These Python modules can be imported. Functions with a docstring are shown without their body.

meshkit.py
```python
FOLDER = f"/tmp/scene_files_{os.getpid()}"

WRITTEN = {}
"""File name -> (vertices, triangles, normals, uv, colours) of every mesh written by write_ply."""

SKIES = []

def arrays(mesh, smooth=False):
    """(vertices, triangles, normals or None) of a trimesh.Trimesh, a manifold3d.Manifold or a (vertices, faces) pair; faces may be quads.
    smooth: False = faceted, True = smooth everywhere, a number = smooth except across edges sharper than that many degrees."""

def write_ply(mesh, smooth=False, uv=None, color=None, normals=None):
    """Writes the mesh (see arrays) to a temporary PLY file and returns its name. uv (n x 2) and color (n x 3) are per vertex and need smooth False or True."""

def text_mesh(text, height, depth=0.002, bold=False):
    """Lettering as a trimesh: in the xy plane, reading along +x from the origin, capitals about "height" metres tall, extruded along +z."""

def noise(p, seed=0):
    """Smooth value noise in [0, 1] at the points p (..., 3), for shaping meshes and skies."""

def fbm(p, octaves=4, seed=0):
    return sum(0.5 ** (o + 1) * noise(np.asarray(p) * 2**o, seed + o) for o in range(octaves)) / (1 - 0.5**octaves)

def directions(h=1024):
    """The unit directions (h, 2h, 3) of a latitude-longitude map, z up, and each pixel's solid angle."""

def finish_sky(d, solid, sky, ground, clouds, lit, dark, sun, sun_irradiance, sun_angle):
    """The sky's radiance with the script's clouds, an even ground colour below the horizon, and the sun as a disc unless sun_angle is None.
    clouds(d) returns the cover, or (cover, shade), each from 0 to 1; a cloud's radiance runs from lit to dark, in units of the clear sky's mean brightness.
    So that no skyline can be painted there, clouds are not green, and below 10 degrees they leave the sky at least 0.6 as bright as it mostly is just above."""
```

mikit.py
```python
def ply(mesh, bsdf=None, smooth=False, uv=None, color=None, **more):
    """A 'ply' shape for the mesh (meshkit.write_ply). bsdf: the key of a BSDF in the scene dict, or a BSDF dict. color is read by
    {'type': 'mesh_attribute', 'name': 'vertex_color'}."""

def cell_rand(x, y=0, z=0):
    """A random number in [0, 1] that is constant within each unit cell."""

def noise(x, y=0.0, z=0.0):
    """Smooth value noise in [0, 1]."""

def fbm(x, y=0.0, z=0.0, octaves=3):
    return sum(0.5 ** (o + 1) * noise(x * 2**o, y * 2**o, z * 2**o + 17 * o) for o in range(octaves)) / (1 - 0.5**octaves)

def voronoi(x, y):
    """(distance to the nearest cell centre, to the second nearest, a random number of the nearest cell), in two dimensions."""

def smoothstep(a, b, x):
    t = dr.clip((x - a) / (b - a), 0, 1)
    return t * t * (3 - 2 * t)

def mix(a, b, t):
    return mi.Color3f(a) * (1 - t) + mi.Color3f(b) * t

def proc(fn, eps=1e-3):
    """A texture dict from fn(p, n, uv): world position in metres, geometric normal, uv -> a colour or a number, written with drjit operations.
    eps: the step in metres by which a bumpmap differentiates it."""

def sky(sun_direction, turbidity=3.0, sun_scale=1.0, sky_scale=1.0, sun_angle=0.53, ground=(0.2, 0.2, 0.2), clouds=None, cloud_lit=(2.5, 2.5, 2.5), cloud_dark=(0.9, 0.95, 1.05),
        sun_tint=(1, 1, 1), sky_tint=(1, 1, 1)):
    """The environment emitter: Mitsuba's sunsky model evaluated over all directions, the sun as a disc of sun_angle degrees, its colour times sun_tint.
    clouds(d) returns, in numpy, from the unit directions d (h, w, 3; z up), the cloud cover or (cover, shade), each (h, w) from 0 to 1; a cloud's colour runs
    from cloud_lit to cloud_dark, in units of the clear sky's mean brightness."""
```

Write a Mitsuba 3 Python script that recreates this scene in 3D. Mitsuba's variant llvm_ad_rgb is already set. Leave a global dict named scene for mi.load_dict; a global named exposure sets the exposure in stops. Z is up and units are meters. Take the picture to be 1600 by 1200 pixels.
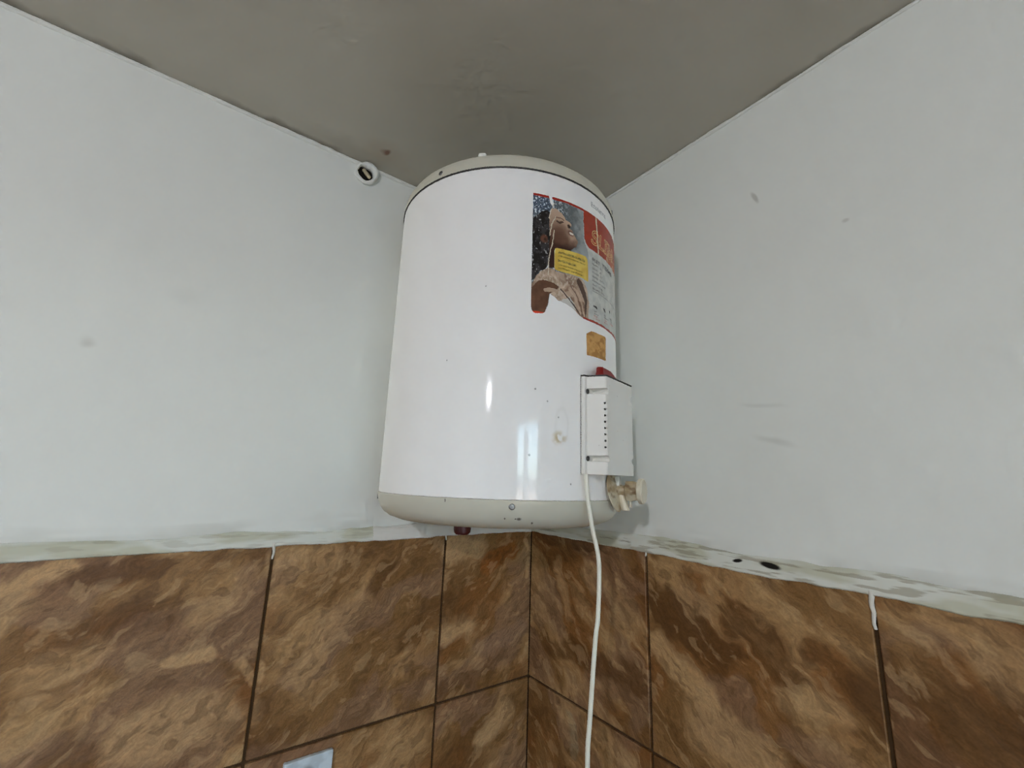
import math
import numpy as np
import trimesh
import drjit as dr
import mitsuba as mi
import manifold3d as m3
from shapely.geometry import Polygon, MultiPolygon, box as sbox, Point, LineString
from shapely.ops import unary_union
import mikit, meshkit
from mikit import proc, fbm, noise, smoothstep, mix

# ------------------------------------------------------------------ camera, sky, exposure
EYE = 1.60
CAM = np.array([-0.70936, -0.86672, EYE])
YAW, PITCH, ROLL = 0.940248, 0.212159, 0.033378
FWD = np.array([math.cos(YAW) * math.cos(PITCH), math.sin(YAW) * math.cos(PITCH), math.sin(PITCH)])
RGT0 = np.array([math.sin(YAW), -math.cos(YAW), 0.0])
UP0 = np.cross(RGT0, FWD)
UP = -math.sin(ROLL) * RGT0 + math.cos(ROLL) * UP0
exposure = 0.2
scene = {'type': 'scene'}
labels = {}
scene['camera'] = {'type': 'perspective', 'fov': 100.096, 'fov_axis': 'x', 'near_clip': 0.02, 'far_clip': 200.0,
                   'to_world': mi.ScalarTransform4f().look_at(origin=CAM.tolist(), target=(CAM + FWD).tolist(), up=UP.tolist())}
scene['sky'] = mikit.sky((0.25, 0.75, 0.62), turbidity=3.0, sun_scale=8.0, sky_scale=30.0, sky_tint=(0.96, 1.0, 0.97), ground=(0.25, 0.25, 0.24))
BULB_AT = np.array([-1.66, -1.53, 2.045])
BULB_POWER = (1185.0, 1175.0, 1275.0)


# ------------------------------------------------------------------ small helpers
def srgb(r, g, b):
    c = np.array([r, g, b]) / 255.0
    return np.where(c <= 0.04045, c / 12.92, ((c + 0.055) / 1.055) ** 2.4).tolist()


def rgb(c):
    return {'type': 'rgb', 'value': [float(x) for x in c]}


def mat(key, color, rough=0.5, spec=0.5, metallic=0.0, bump=None, bump_scale=1.0, **kw):
    col = color if isinstance(color, dict) else rgb(color)
    b = {'type': 'principled', 'base_color': col, 'roughness': rough, 'specular': spec, 'metallic': metallic, **kw}
    if bump is not None:
        b = {'type': 'bumpmap', 'arbitrary': bump, 'scale': bump_scale, 'bsdf': b}
    scene[key] = {'type': 'twosided', 'bsdf': b}
    return key


def tag(key, label=None, category=None, group=None, kind=None):
    d = labels.setdefault(key, {})
    for k, v in (('label', label), ('category', category), ('group', group), ('kind', kind)):
        if v:
            d[k] = v
    return key


def add(key, mesh, bsdf, smooth=False, **kw):
    n, k = 0, key
    while k in scene:
        n += 1
        k = f'{key}_{n:03d}'
    scene[k] = mikit.ply(mesh, bsdf, smooth=smooth, **kw)
    return k


def tm(man):
    m = man.to_mesh()
    return trimesh.Trimesh(np.array(m.vert_properties[:, :3], float), np.array(m.tri_verts), process=False)


def box(lo, hi):
    lo, hi = np.array(lo, float), np.array(hi, float)
    return m3.Manifold.cube((hi - lo).tolist()).translate(lo.tolist())


def rbox(lo, hi, r, seg=8):
    """A box with rounded edges."""
    lo, hi = np.array(lo, float) + r, np.array(hi, float) - r
    s = [m3.Manifold.sphere(r, seg).translate([float(x), float(y), float(z)]) for x in (lo[0], hi[0]) for y in (lo[1], hi[1]) for z in (lo[2], hi[2])]
    return m3.Manifold.batch_hull(s)


def chbox(lo, hi, c):
    """A box with its front (all) edges chamfered by c: hull of three boxes, cheap."""
    lo, hi = np.array(lo, float), np.array(hi, float)
    pts = []
    for ax in range(3):
        a, b = lo + c, hi - c
        a[ax], b[ax] = lo[ax], hi[ax]
        pts += [[x, y, z] for x in (a[0], b[0]) for y in (a[1], b[1]) for z in (a[2], b[2])]
    return m3.Manifold.hull_points(pts)


def lathe(profile, seg=96):
    """profile: (r, z) from the bottom axis up to the top axis; closed solid of revolution about z."""
    return trimesh.creation.revolve(np.array(profile, float), sections=seg)


def frame(mesh, origin, x, y, z):
    T = np.eye(4)
    T[:3, 0], T[:3, 1], T[:3, 2], T[:3, 3] = x, y, z, origin
    m = mesh.copy()
    m.apply_transform(T)
    return m


def tube(points, r, seg=14, caps=True):
    p = np.asarray(points, float)
    rr = np.broadcast_to(r, (len(p),))
    t = np.gradient(p, axis=0)
    t /= np.linalg.norm(t, axis=1, keepdims=True)
    n = np.cross(t[0], [0.3, 0.9, 0.1])
    v = []
    for i in range(len(p)):
        n = n - t[i] * (n @ t[i])
        n /= np.linalg.norm(n)
        b = np.cross(t[i], n)
        a = np.arange(seg) * 2 * np.pi / seg
        v.append(p[i] + rr[i] * (np.cos(a)[:, None] * n + np.sin(a)[:, None] * b))
    v = np.vstack(v + [p[:1], p[-1:]])
    f = []
    for i in range(len(p) - 1):
        for j in range(seg):
            a, b, c, d = i * seg + j, i * seg + (j + 1) % seg, (i + 1) * seg + (j + 1) % seg, (i + 1) * seg + j
            f += [[a, b, c], [a, c, d]]
    if caps:
        k, e = len(p) * seg, (len(p) - 1) * seg
        for j in range(seg):
            f += [[k, (j + 1) % seg, j], [k + 1, e + j, e + (j + 1) % seg]]
    m = trimesh.Trimesh(v, f, process=False)
    m.fix_normals()
    return m


def catmull(P, n=12):
    P = np.asarray(P, float)
    Q = np.vstack([2 * P[0] - P[1], P, 2 * P[-1] - P[-2]])
    out = []
    for i in range(1, len(Q) - 2):
        for t in np.arange(n) / n:
            a, b, c, d = Q[i - 1:i + 3]
            out.append(0.5 * (2 * b + (c - a) * t + (2 * a - 5 * b + 4 * c - d) * t * t + (3 * b - 3 * c + d - a) * t ** 3))
    return np.array(out + [P[-1]])


# ------------------------------------------------------------------ room dimensions
CEIL, TILE_TOP, ROW = 2.2633, 1.474, 1.1517
XW, YW = -2.6, -2.9            # the far ends of the left and right wall
TF = 0.007                      # tile faces stand this far proud of the wall plane


# ------------------------------------------------------------------ wall and ceiling materials
def spot(a, b, ca, cb, ra, rb, soft=0.5):
    d = dr.sqrt(dr.square((a - ca) / ra) + dr.square((b - cb) / rb))
    return 1 - smoothstep(1 - soft, 1 + soft, d)


WALL = srgb(226, 229, 223)


def wall_color(p, n, uv):
    left = n.y < -0.5
    a = dr.select(left, -p.x, -p.y)
    z = p.z
    w = fbm(p.x * 3, p.y * 3, p.z * 3, 3)
    c = mix([x * 0.965 for x in WALL], WALL, smoothstep(0.3, 0.7, w))
    g = fbm(p.x * 22 + 7, p.y * 22, p.z * 22, 2)
    wob = (g - 0.5) * 0.012
    dirt = mi.Float(0)
    # left wall smudges, right wall chips and scratches, each where it stands on the wall
    L = dr.select(left, 1.0, 0.0)
    R = 1 - L
    dirt += L * 0.22 * spot(a + wob * 2, z + wob * 2, 0.865, 1.780, 0.007, 0.006, 0.95)
    dirt += L * 0.05 * spot(a + wob, z, 0.757, 1.877, 0.02, 0.012, 0.9)
    dirt += R * 0.38 * spot(a + 0.4 * (z - 2.082) + wob * 0.4, z, 0.580, 2.082, 0.0035, 0.011, 0.5)
    dirt += R * 0.13 * spot(a + wob * 3, z + wob + 0.2 * (a - 0.567), 0.567, 1.723, 0.022, 0.003, 0.9)
    dirt += R * 0.18 * spot(a + wob * 3, z + wob + 0.25 * (a - 0.572), 0.572, 1.665, 0.024, 0.004, 0.9)
    dirt += R * 0.25 * spot(a, z, 0.699, 1.979, 0.004, 0.003, 0.6)
    # dirty paint just above the tiles
    h = z - TILE_TOP + (g - 0.5) * 0.03
    edge = (1 - smoothstep(0.012, 0.05, h)) * smoothstep(0.42, 0.62, fbm(a * 9, z * 40, 3.0, 3))
    dirt += 0.22 * edge * dr.select(left & (a < 0.402), 0.2, 1.0)
    c = mix(c, srgb(116, 112, 96), dr.minimum(dirt, 1.0))
    return c


def plaster_bump(p, n, uv):
    return fbm(p.x * 45, p.y * 45, p.z * 45, 3) + 0.35 * noise(p.x * 260, p.y * 260, p.z * 260)


mat('mat_wall', proc(wall_color), rough=0.62, spec=0.25, bump=proc(plaster_bump), bump_scale=0.0016)


def ceiling_color(p, n, uv):
    w = fbm(p.x * 2.5, p.y * 2.5, 1.0, 3)
    c = mix(srgb(173, 168, 155), srgb(181, 177, 165), smoothstep(0.3, 0.7, w))
    g = (fbm(p.x * 40, p.y * 40, 5.0, 2) - 0.5) * 0.02
    c = mix(c, srgb(100, 52, 36), 0.9 * spot(p.x + g, p.y + g * 0.6 + 0.5 * (p.x + 0.473), -0.473, -0.066, 0.0085, 0.0065, 0.6))
    c = mix(c, srgb(150, 130, 110), 0.30 * spot(p.x + g, p.y + g, -0.475, -0.062, 0.040, 0.024, 0.9))
    c = mix(c, srgb(96, 92, 80), 0.5 * smoothstep(0.020, 0.004, -p.y + g * 0.9) * smoothstep(0.3, 0.6, fbm(p.x * 12, 1.0, 2.0, 2)))  # crevice shade along the left wall joint, painted into the ceiling colour
    c = mix(c, srgb(96, 92, 80), 0.4 * smoothstep(0.014, 0.003, -p.x + g * 0.7) * smoothstep(0.35, 0.6, fbm(p.y * 12, 1.0, 7.0, 2)))  # the same painted crevice shade along the right wall joint
    c = mix(c, srgb(120, 112, 98), 0.25 * spot(p.x + g, p.y + g, -0.52, -0.02, 0.06, 0.03, 0.9))
    return c


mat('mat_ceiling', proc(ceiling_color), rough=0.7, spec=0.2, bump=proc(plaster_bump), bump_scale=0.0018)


def slab(nx, nz, x0, x1, z0, z1, disp, thick):
    """Solid with a displaced front: returns local (a, depth, z) coordinates, depth 0 at the front plane, +thick at the back."""
    a, z = np.meshgrid(np.linspace(x0, x1, nx), np.linspace(z0, z1, nz), indexing='ij')
    d = disp(a, z)
    front = np.stack([a, d, z], -1).reshape(-1, 3)
    back = np.stack([a, 0 * a + thick, z], -1).reshape(-1, 3)
    v = np.vstack([front, back])
    N = nx * nz
    idx = np.arange(N).reshape(nx, nz)
    q = np.stack([idx[:-1, :-1], idx[1:, :-1], idx[1:, 1:], idx[:-1, 1:]], -1).reshape(-1, 4)
    f = [q, q[:, ::-1] + N]
    for e in (idx[0, :], idx[-1, ::-1], idx[::-1, 0], idx[:, -1]):
        f.append(np.stack([e[:-1], e[1:], e[1:] + N, e[:-1] + N], -1))
    f = np.vstack(f)
    f = np.vstack([f[:, [0, 1, 2]], f[:, [0, 2, 3]]])
    m = trimesh.Trimesh(v, f, process=False)
    m.fix_normals()
    return m


def wall_disp(seed):
    def fn(a, z):
        p = np.stack([a, z, 0 * a + seed], -1)
        d = (meshkit.fbm(p * 3.0, 3, seed) - 0.5) * 0.006 + (meshkit.fbm(p * 14.0, 2, seed + 3) - 0.5) * 0.0016
        k = np.clip((z - 1.46) / 0.05, 0, 1) * np.clip((CEIL - z) / 0.03, 0, 1)
        d = d * k
        if seed == 1:   # the old paint edge running up beside the water heater
            on = np.clip((0.402 - a) / 0.006, 0, 1) * np.clip((1.69 - z) / 0.02, 0, 1) * np.clip((z - 1.46) / 0.02, 0, 1)
            d = d + 0.0022 * on
        return d + 0.0005
    return fn


def to_left(m):      # local (a, depth, z) -> left wall: x = -a, y = depth
    v = np.array(m.vertices)
    w = trimesh.Trimesh(np.stack([-v[:, 0], v[:, 1], v[:, 2]], -1), np.array(m.faces)[:, ::-1], process=False)
    return w


def to_right(m):     # local (a, depth, z) -> right wall: y = -a, x = depth
    v = np.array(m.vertices)
    return trimesh.Trimesh(np.stack([v[:, 1], -v[:, 0], v[:, 2]], -1), np.array(m.faces), process=False)


add('wall_left', to_left(slab(200, 170, 0.0, -XW, 0.0, CEIL, wall_disp(1), 0.12)), 'mat_wall', smooth=40)
add('wall_right', to_right(slab(220, 170, -0.12, -YW, 0.0, CEIL, wall_disp(2), 0.12)), 'mat_wall', smooth=40)
tag('wall_left', 'white painted plaster wall left of the water heater, brown tiles below', kind='structure')
tag('wall_right', 'white painted plaster wall right of the water heater, brown tiles below', kind='structure')

cg_a = np.linspace(XW - 0.12, 0.12, 160)
cg_b = np.linspace(YW - 0.12, 0.12, 160)


def ceil_disp(a, b):
    p = np.stack([a, b, 0 * a + 4], -1)
    d = (meshkit.fbm(p * 3, 3, 9) - 0.5) * 0.006
    ridge = np.exp(-((b + 0.055 + 0.02 * (meshkit.noise(p * 7, 5) - 0.5)) / 0.018) ** 2) * (0.0015 + 0.002 * meshkit.noise(p * 5, 8))
    return d - ridge


cs = slab(220, 220, XW - 0.12, 0.12, YW - 0.12, 0.12, ceil_disp, 0.12)
cv = np.array(cs.vertices)
cm = trimesh.Trimesh(np.stack([cv[:, 0], cv[:, 2], CEIL + cv[:, 1]], -1), cs.faces, process=False)
cm.fix_normals()
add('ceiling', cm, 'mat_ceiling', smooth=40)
tag('ceiling', 'grey painted ceiling with a rusty spot near the pipe stub', kind='structure')

mat('mat_floor', srgb(150, 140, 125), rough=0.5)
add('floor', tm(box((XW - 0.12, YW - 0.12, -0.1), (0.12, 0.12, 0.0))), 'mat_floor')
tag('floor', 'plain grey-beige floor of the room', kind='structure')

# the two walls behind the camera, the rear one with the open doorway whose daylight the tank mirrors
DX0, DX1, DZ = -1.36, -0.42, 2.02
add('wall_back', tm(box((XW - 0.12, YW - 0.12, 0), (0.12, YW, CEIL)) - box((DX0, YW - 0.2, -0.01), (DX1, YW + 0.1, DZ))), 'mat_wall')
tag('wall_back', 'white painted wall with a doorway behind the viewer', kind='structure')
add('wall_side', tm(box((XW - 0.12, YW, 0), (XW, 0.12, CEIL))), 'mat_wall')
tag('wall_side', 'white painted wall opposite the right wall', kind='structure')
mat('mat_door', srgb(214, 206, 196), rough=0.45)
fr = box((DX0 - 0.06, YW - 0.13, 0), (DX1 + 0.06, YW + 0.015, DZ + 0.06)) - box((DX0 + 0.025, YW - 0.2, -0.01), (DX1 - 0.025, YW + 0.1, DZ - 0.025))
add('trim_1', tm(fr), 'mat_door')
tag('trim_1', 'pale frame of the doorway behind the viewer', kind='structure')
add('door_1', tm(box((-1.06, YW - 0.95, 0.01), (-1.02, YW - 0.14, DZ - 0.03))), 'mat_door')
tag('door_1', 'pale door leaf standing open outside the doorway', kind='structure')
mat('mat_yard', srgb(172, 172, 168), rough=0.9)
add('ground', tm(box((-14, -16, -0.3), (14, 4, -0.12))), 'mat_yard')
tag('ground', 'bare yard outside the doorway', kind='structure')
mat('mat_yard_wall', srgb(232, 214, 206), rough=0.8)
add('wall_yard', tm(box((-9, -9.2, -0.12), (9, -9.0, 1.3))), 'mat_yard_wall')
tag('wall_yard', 'pale pinkish yard wall facing the doorway', kind='structure')

# ------------------------------------------------------------------ tiles
# larger patches of the slate print, and one painted shadow of the heater: (wall, a0, z0, a1, z1 of the streak, half width, tone, strength), a = metres from the room's corner
TONES = {'T': srgb(178, 150, 112), 'D': srgb(86, 59, 33), 'O': srgb(128, 78, 36), 'P': srgb(136, 112, 92), 'G': srgb(150, 142, 120)}
PATCHES = [
    (0, 0.878, 1.435, 0.822, 1.460, 0.016, 'T', 0.8),
    (0, 0.708, 1.216, 0.616, 1.227, 0.035, 'T', 0.6),
    (0, 0.691, 1.319, 0.644, 1.317, 0.01, 'T', 0.7),
    (0, 0.824, 1.325, 0.780, 1.350, 0.02, 'T', 0.45),
    (0, 0.229, 1.438, 0.159, 1.438, 0.022, 'T', 0.8),
    (0, 0.230, 1.284, 0.171, 1.287, 0.02, 'T', 0.7),
    (0, 0.118, 1.062, 0.070, 1.098, 0.02, 'T', 0.7),
    (0, 0.028, 1.449, 0.017, 1.368, 0.006, 'T', 0.7),
    (0, 0.829, 1.234, 0.809, 1.245, 0.02, 'P', 0.6),
    (0, 0.596, 1.293, 0.571, 1.270, 0.01, 'T', 0.6),
    (0, 0.808, 1.435, 0.718, 1.456, 0.016, 'D', 0.75),
    (0, 0.791, 1.376, 0.696, 1.391, 0.022, 'D', 0.5),
    (0, 0.402, 1.378, 0.369, 1.420, 0.014, 'D', 0.7),
    (0, 0.310, 1.280, 0.244, 1.341, 0.022, 'D', 0.6),
    (0, 0.128, 1.406, 0.066, 1.429, 0.018, 'O', 0.85),
    (0, 0.144, 1.238, 0.031, 1.251, 0.022, 'P', 0.7),
    (0, 0.232, 1.173, 0.125, 1.185, 0.015, 'D', 0.5),
    (0, 0.623, 1.221, 0.537, 1.153, 0.012, 'D', 0.4),
    (0, 0.479, 1.309, 0.418, 1.363, 0.02, 'T', 0.35),
    (0, 0.557, 1.442, 0.473, 1.446, 0.02, 'T', 0.45),
    (0, 0.794, 1.237, 0.775, 1.217, 0.02, 'D', 0.5),
    (1, 0.363, 1.320, 0.452, 1.276, 0.02, 'T', 0.75),
    (1, 0.455, 1.233, 0.523, 1.224, 0.035, 'T', 0.6),
    (1, 0.561, 1.324, 0.616, 1.323, 0.018, 'T', 0.6),
    (1, 0.743, 1.454, 0.774, 1.423, 0.028, 'T', 0.45),
    (1, 0.382, 1.459, 0.454, 1.461, 0.014, 'T', 0.4),
    (1, 0.099, 1.411, 0.141, 1.316, 0.012, 'T', 0.5),
    (1, 0.221, 1.124, 0.295, 1.117, 0.018, 'T', 0.6),
    (1, 0.143, 1.124, 0.161, 1.054, 0.01, 'G', 0.5),
    (1, 0.366, 1.393, 0.478, 1.346, 0.03, 'D', 0.9),
    (1, 0.502, 1.406, 0.568, 1.354, 0.03, 'D', 0.75),
    (1, 0.081, 1.236, 0.321, 1.256, 0.022, 'D', 0.7),
    (1, 0.704, 1.352, 0.773, 1.341, 0.06, 'D', 0.6),
    (1, 0.594, 1.390, 0.669, 1.337, 0.012, 'D', 0.5),
    (1, 0.030, 1.458, 0.234, 1.471, 0.012, 'D', 0.5),  # the heater's shadow under its bottom cap, painted into the tile colour
    (1, 0.332, 1.211, 0.393, 1.198, 0.012, 'D', 0.3),
]


def tile_color(p, n, uv):
    u, v = uv.x, uv.y
    # streaks run up towards the room's corner
    cs_, sn_ = math.cos(math.radians(140)), math.sin(math.radians(140))
    wx = (fbm(u * 18, v * 18, 1.5, 4) - 0.5) * 0.045
    wy = (fbm(u * 18 + 31, v * 18, 7.5, 4) - 0.5) * 0.045
    a = (u + wx) * cs_ + (v + wy) * sn_
    b = -(u + wx) * sn_ + (v + wy) * cs_
    big = fbm(a * 5.0, b * 8.0, 3.0, 4)
    mid = fbm(a * 10 + 11, b * 18, 9.0, 4)
    fine = fbm(a * 34, b * 80, 4.0, 4)
    rust = fbm(a * 6 + 40, b * 9 + 3, 6.0, 4)
    pink = fbm(a * 8 + 5, b * 13 + 60, 2.0, 4)
    c = mix(srgb(118, 90, 57), srgb(142, 113, 77), smoothstep(0.36, 0.66, mid))
    c = mix(c, srgb(98, 70, 41), 0.75 * smoothstep(0.47, 0.62, big))
    c = mix(c, srgb(118, 78, 42), 0.6 * smoothstep(0.54, 0.66, rust))
    c = mix(c, srgb(128, 104, 84), 0.6 * smoothstep(0.53, 0.62, pink))
    c = mix(c, srgb(164, 137, 100), 0.55 * smoothstep(0.53, 0.66, mid) * smoothstep(0.60, 0.42, big))
    # the larger patches
    left = dr.select(n.y < -0.5, 1.0, 0.0)
    right = 1 - left
    pa, z = dr.select(n.y < -0.5, -p.x, -p.y), p.z
    pa = pa + wx * 0.9
    z = z + wy * 0.9
    rag = (mid - 0.5) * 0.9 + (fine - 0.5) * 0.5
    for w, a0, z0, a1, z1, h, tone, k in PATCHES:
        dx, dz = a1 - a0, z1 - z0
        L = math.hypot(dx, dz)
        t = dr.clip(((pa - a0) * dx + (z - z0) * dz) / (L * L), 0, 1)
        d = dr.sqrt(dr.square(pa - a0 - t * dx) + dr.square(z - z0 - t * dz)) / h
        c = mix(c, TONES[tone], (right if w else left) * k * 0.95 * (1 - smoothstep(0.6, 1.3, d + 1.5 * rag)))
    c = mix(c, srgb(182, 158, 122), 0.30 * smoothstep(0.58, 0.72, fine))
    c = mix(c, srgb(84, 60, 36), 0.40 * smoothstep(0.41, 0.32, fine))
    g = fbm(a * 150, b * 420, 0.0, 2)
    g2 = noise(u * 700, v * 700, 0.0)
    return c * (0.70 + 0.42 * g + 0.18 * g2) * mi.Color3f(1.07, 1.0, 0.91)


def tile_bump(p, n, uv):
    u, v = uv.x, uv.y
    a = u * -0.766 + v * 0.643
    b = -u * 0.643 - v * 0.766
    return fbm(a * 30, b * 80, 4.0, 4)


mat('mat_tile', proc(tile_color), rough=0.5, spec=0.22, bump=proc(tile_bump), bump_scale=0.0016)
mat('mat_grout', srgb(76, 58, 38), rough=0.9, spec=0.1)
trng = np.random.default_rng(5)
GAP = 0.0050


def tiles(wall, place, first, pitch, length):
    edges = [0.0] + list(np.arange(first, length, pitch)) + [length]
    rows = [(ROW - k * 0.33, ROW - (k - 1) * 0.33) for k in range(0, 4)]
    rows[0] = (ROW, TILE_TOP)
    rows = [(ROW, TILE_TOP)] + [(max(ROW - (k + 1) * 0.33, 0.0), ROW - k * 0.33) for k in range(4)]
    for r, (z0, z1) in enumerate(rows):
        for a0, a1 in zip(edges[:-1], edges[1:]):
            lo = (a0 + (GAP / 2 if a0 > 0 else 0.0075), -TF, z0 + GAP / 2 if z0 > 0 else z0)
            hi = (a1 - GAP / 2, 0.0, z1 - (GAP / 2 if r else 0.0))
            if hi[0] - lo[0] < 0.02:
                continue
            m = tm(chbox(lo, hi, 0.0014))
            off = trng.uniform(0, 40, 2)
            v = np.array(m.vertices)
            uv = np.stack([v[:, 0] + off[0], v[:, 2] + off[1]], -1)
            w = place(m)
            add(wall + '__tile', (np.array(w.vertices), np.array(w.faces)), 'mat_tile', uv=uv)


tiles('wall_left', to_left, 0.2427, 0.3289, 2.5)
tiles('wall_right', to_right, 0.3407, 0.3317, 2.8)
gm = tm(box((0.0, -0.0012, 0.0), (2.5, 0.02, TILE_TOP - 0.002)))
add('wall_left__grout', to_left(gm), 'mat_grout')
add('wall_right__grout', to_right(tm(box((0.0, -0.0012, 0.0), (2.8, 0.02, TILE_TOP - 0.002)))), 'mat_grout')


# ------------------------------------------------------------------ ragged plaster fillets over the tiles and along the ceiling
def fillet_color(p, n, uv):
    left = dr.select(uv.y < 0.5, 1.0, 0.0)
    a = uv.x
    f = fbm(a * 16, p.z * 70, 2.0, 3)
    c = mix(srgb(212, 214, 204), srgb(186, 186, 164), 0.8 * smoothstep(0.38, 0.66, f))
    c = mix(c, srgb(136, 128, 104), (0.22 + 0.33 * (1 - left)) * smoothstep(0.58, 0.70, fbm(a * 24, p.z * 190, 8.0, 3)))
    clean = left * dr.select(a < 0.402, 1.0, 0.0)
    c = mix(c, srgb(222, 219, 212), 0.85 * clean)
    R = 1 - left
    z = p.z
    k = dr.maximum(R * spot(a, z - 0.15 * (a - 0.509), 0.509, 1.4840, 0.0072, 0.0026, 0.3), R * spot(a, z + 0.1 * (a - 0.554), 0.556, 1.4850, 0.0145, 0.0040, 0.25))  # two holes drawn as dark spots, their inner shade put in the colour
    return mix(c, srgb(24, 21, 17), k)


mat('mat_fillet', proc(fillet_color), rough=0.7, spec=0.2, bump=proc(plaster_bump), bump_scale=0.003)


def fillet(length, seed, wallno, base_h):
    n = int(length / 0.006)
    a = np.linspace(0.0, length, n)
    p = np.stack([a * 9, 0 * a + seed, 0 * a], -1)
    q = np.stack([a * 45, 0 * a + seed, 0 * a + 5], -1)
    low = 0.004 * (meshkit.fbm(p, 3, seed) - 0.5) + 0.0035 * (meshkit.fbm(q, 2, seed) - 0.5)
    top = base_h + 0.016 * (meshkit.fbm(p * 0.9 + 3, 3, seed + 2) - 0.5)
    out = TF + 0.0016 + 0.002 * (meshkit.fbm(q, 2, seed + 4) - 0.5)
    zb = TILE_TOP - 0.004 + low
    rows = [np.stack([a, -0.001 + 0 * a, zb], -1), np.stack([a, -out * 0.92, zb], -1), np.stack([a, -out, zb + 0.0025], -1),
            np.stack([a, -out * 0.82, zb + 0.35 * top], -1), np.stack([a, -out * 0.45, zb + 0.72 * top], -1), np.stack([a, -0.0012 + 0 * a, zb + top], -1),
            np.stack([a, 0.004 + 0 * a, zb + top], -1), np.stack([a, 0.004 + 0 * a, zb], -1)]
    k = len(rows)
    v = np.stack(rows, 1).reshape(-1, 3)
    f = []
    for i in range(n - 1):
        for j in range(k):
            b0, b1, c1, c0 = i * k + j, i * k + (j + 1) % k, (i + 1) * k + (j + 1) % k, (i + 1) * k + j
            f += [[b0, b1, c1], [b0, c1, c0]]
    for e, s in ((0, 1), ((n - 1) * k, -1)):
        for j in range(1, k - 1):
            f.append([e, e + j, e + j + 1][::s])
    m = trimesh.Trimesh(v, f, process=False)
    m.fix_normals()
    return m, np.stack([v[:, 0], 0 * v[:, 0] + wallno], -1)


m, uv = fillet(2.5, 3, 0.0, 0.024)
w = to_left(m)
add('trim_2', (np.array(w.vertices), np.array(w.faces)), 'mat_fillet', uv=uv, smooth=True)
tag('trim_2', 'dirty ragged plaster edge above the tiles of the left wall', kind='structure')
m, uv = fillet(2.8, 6, 1.0, 0.026)
w = to_right(m)
add('trim_3', (np.array(w.vertices), np.array(w.faces)), 'mat_fillet', uv=uv, smooth=True)
tag('trim_3', 'chipped plaster edge with two holes painted as dark spots above the tiles of the right wall', kind='structure')
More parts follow.
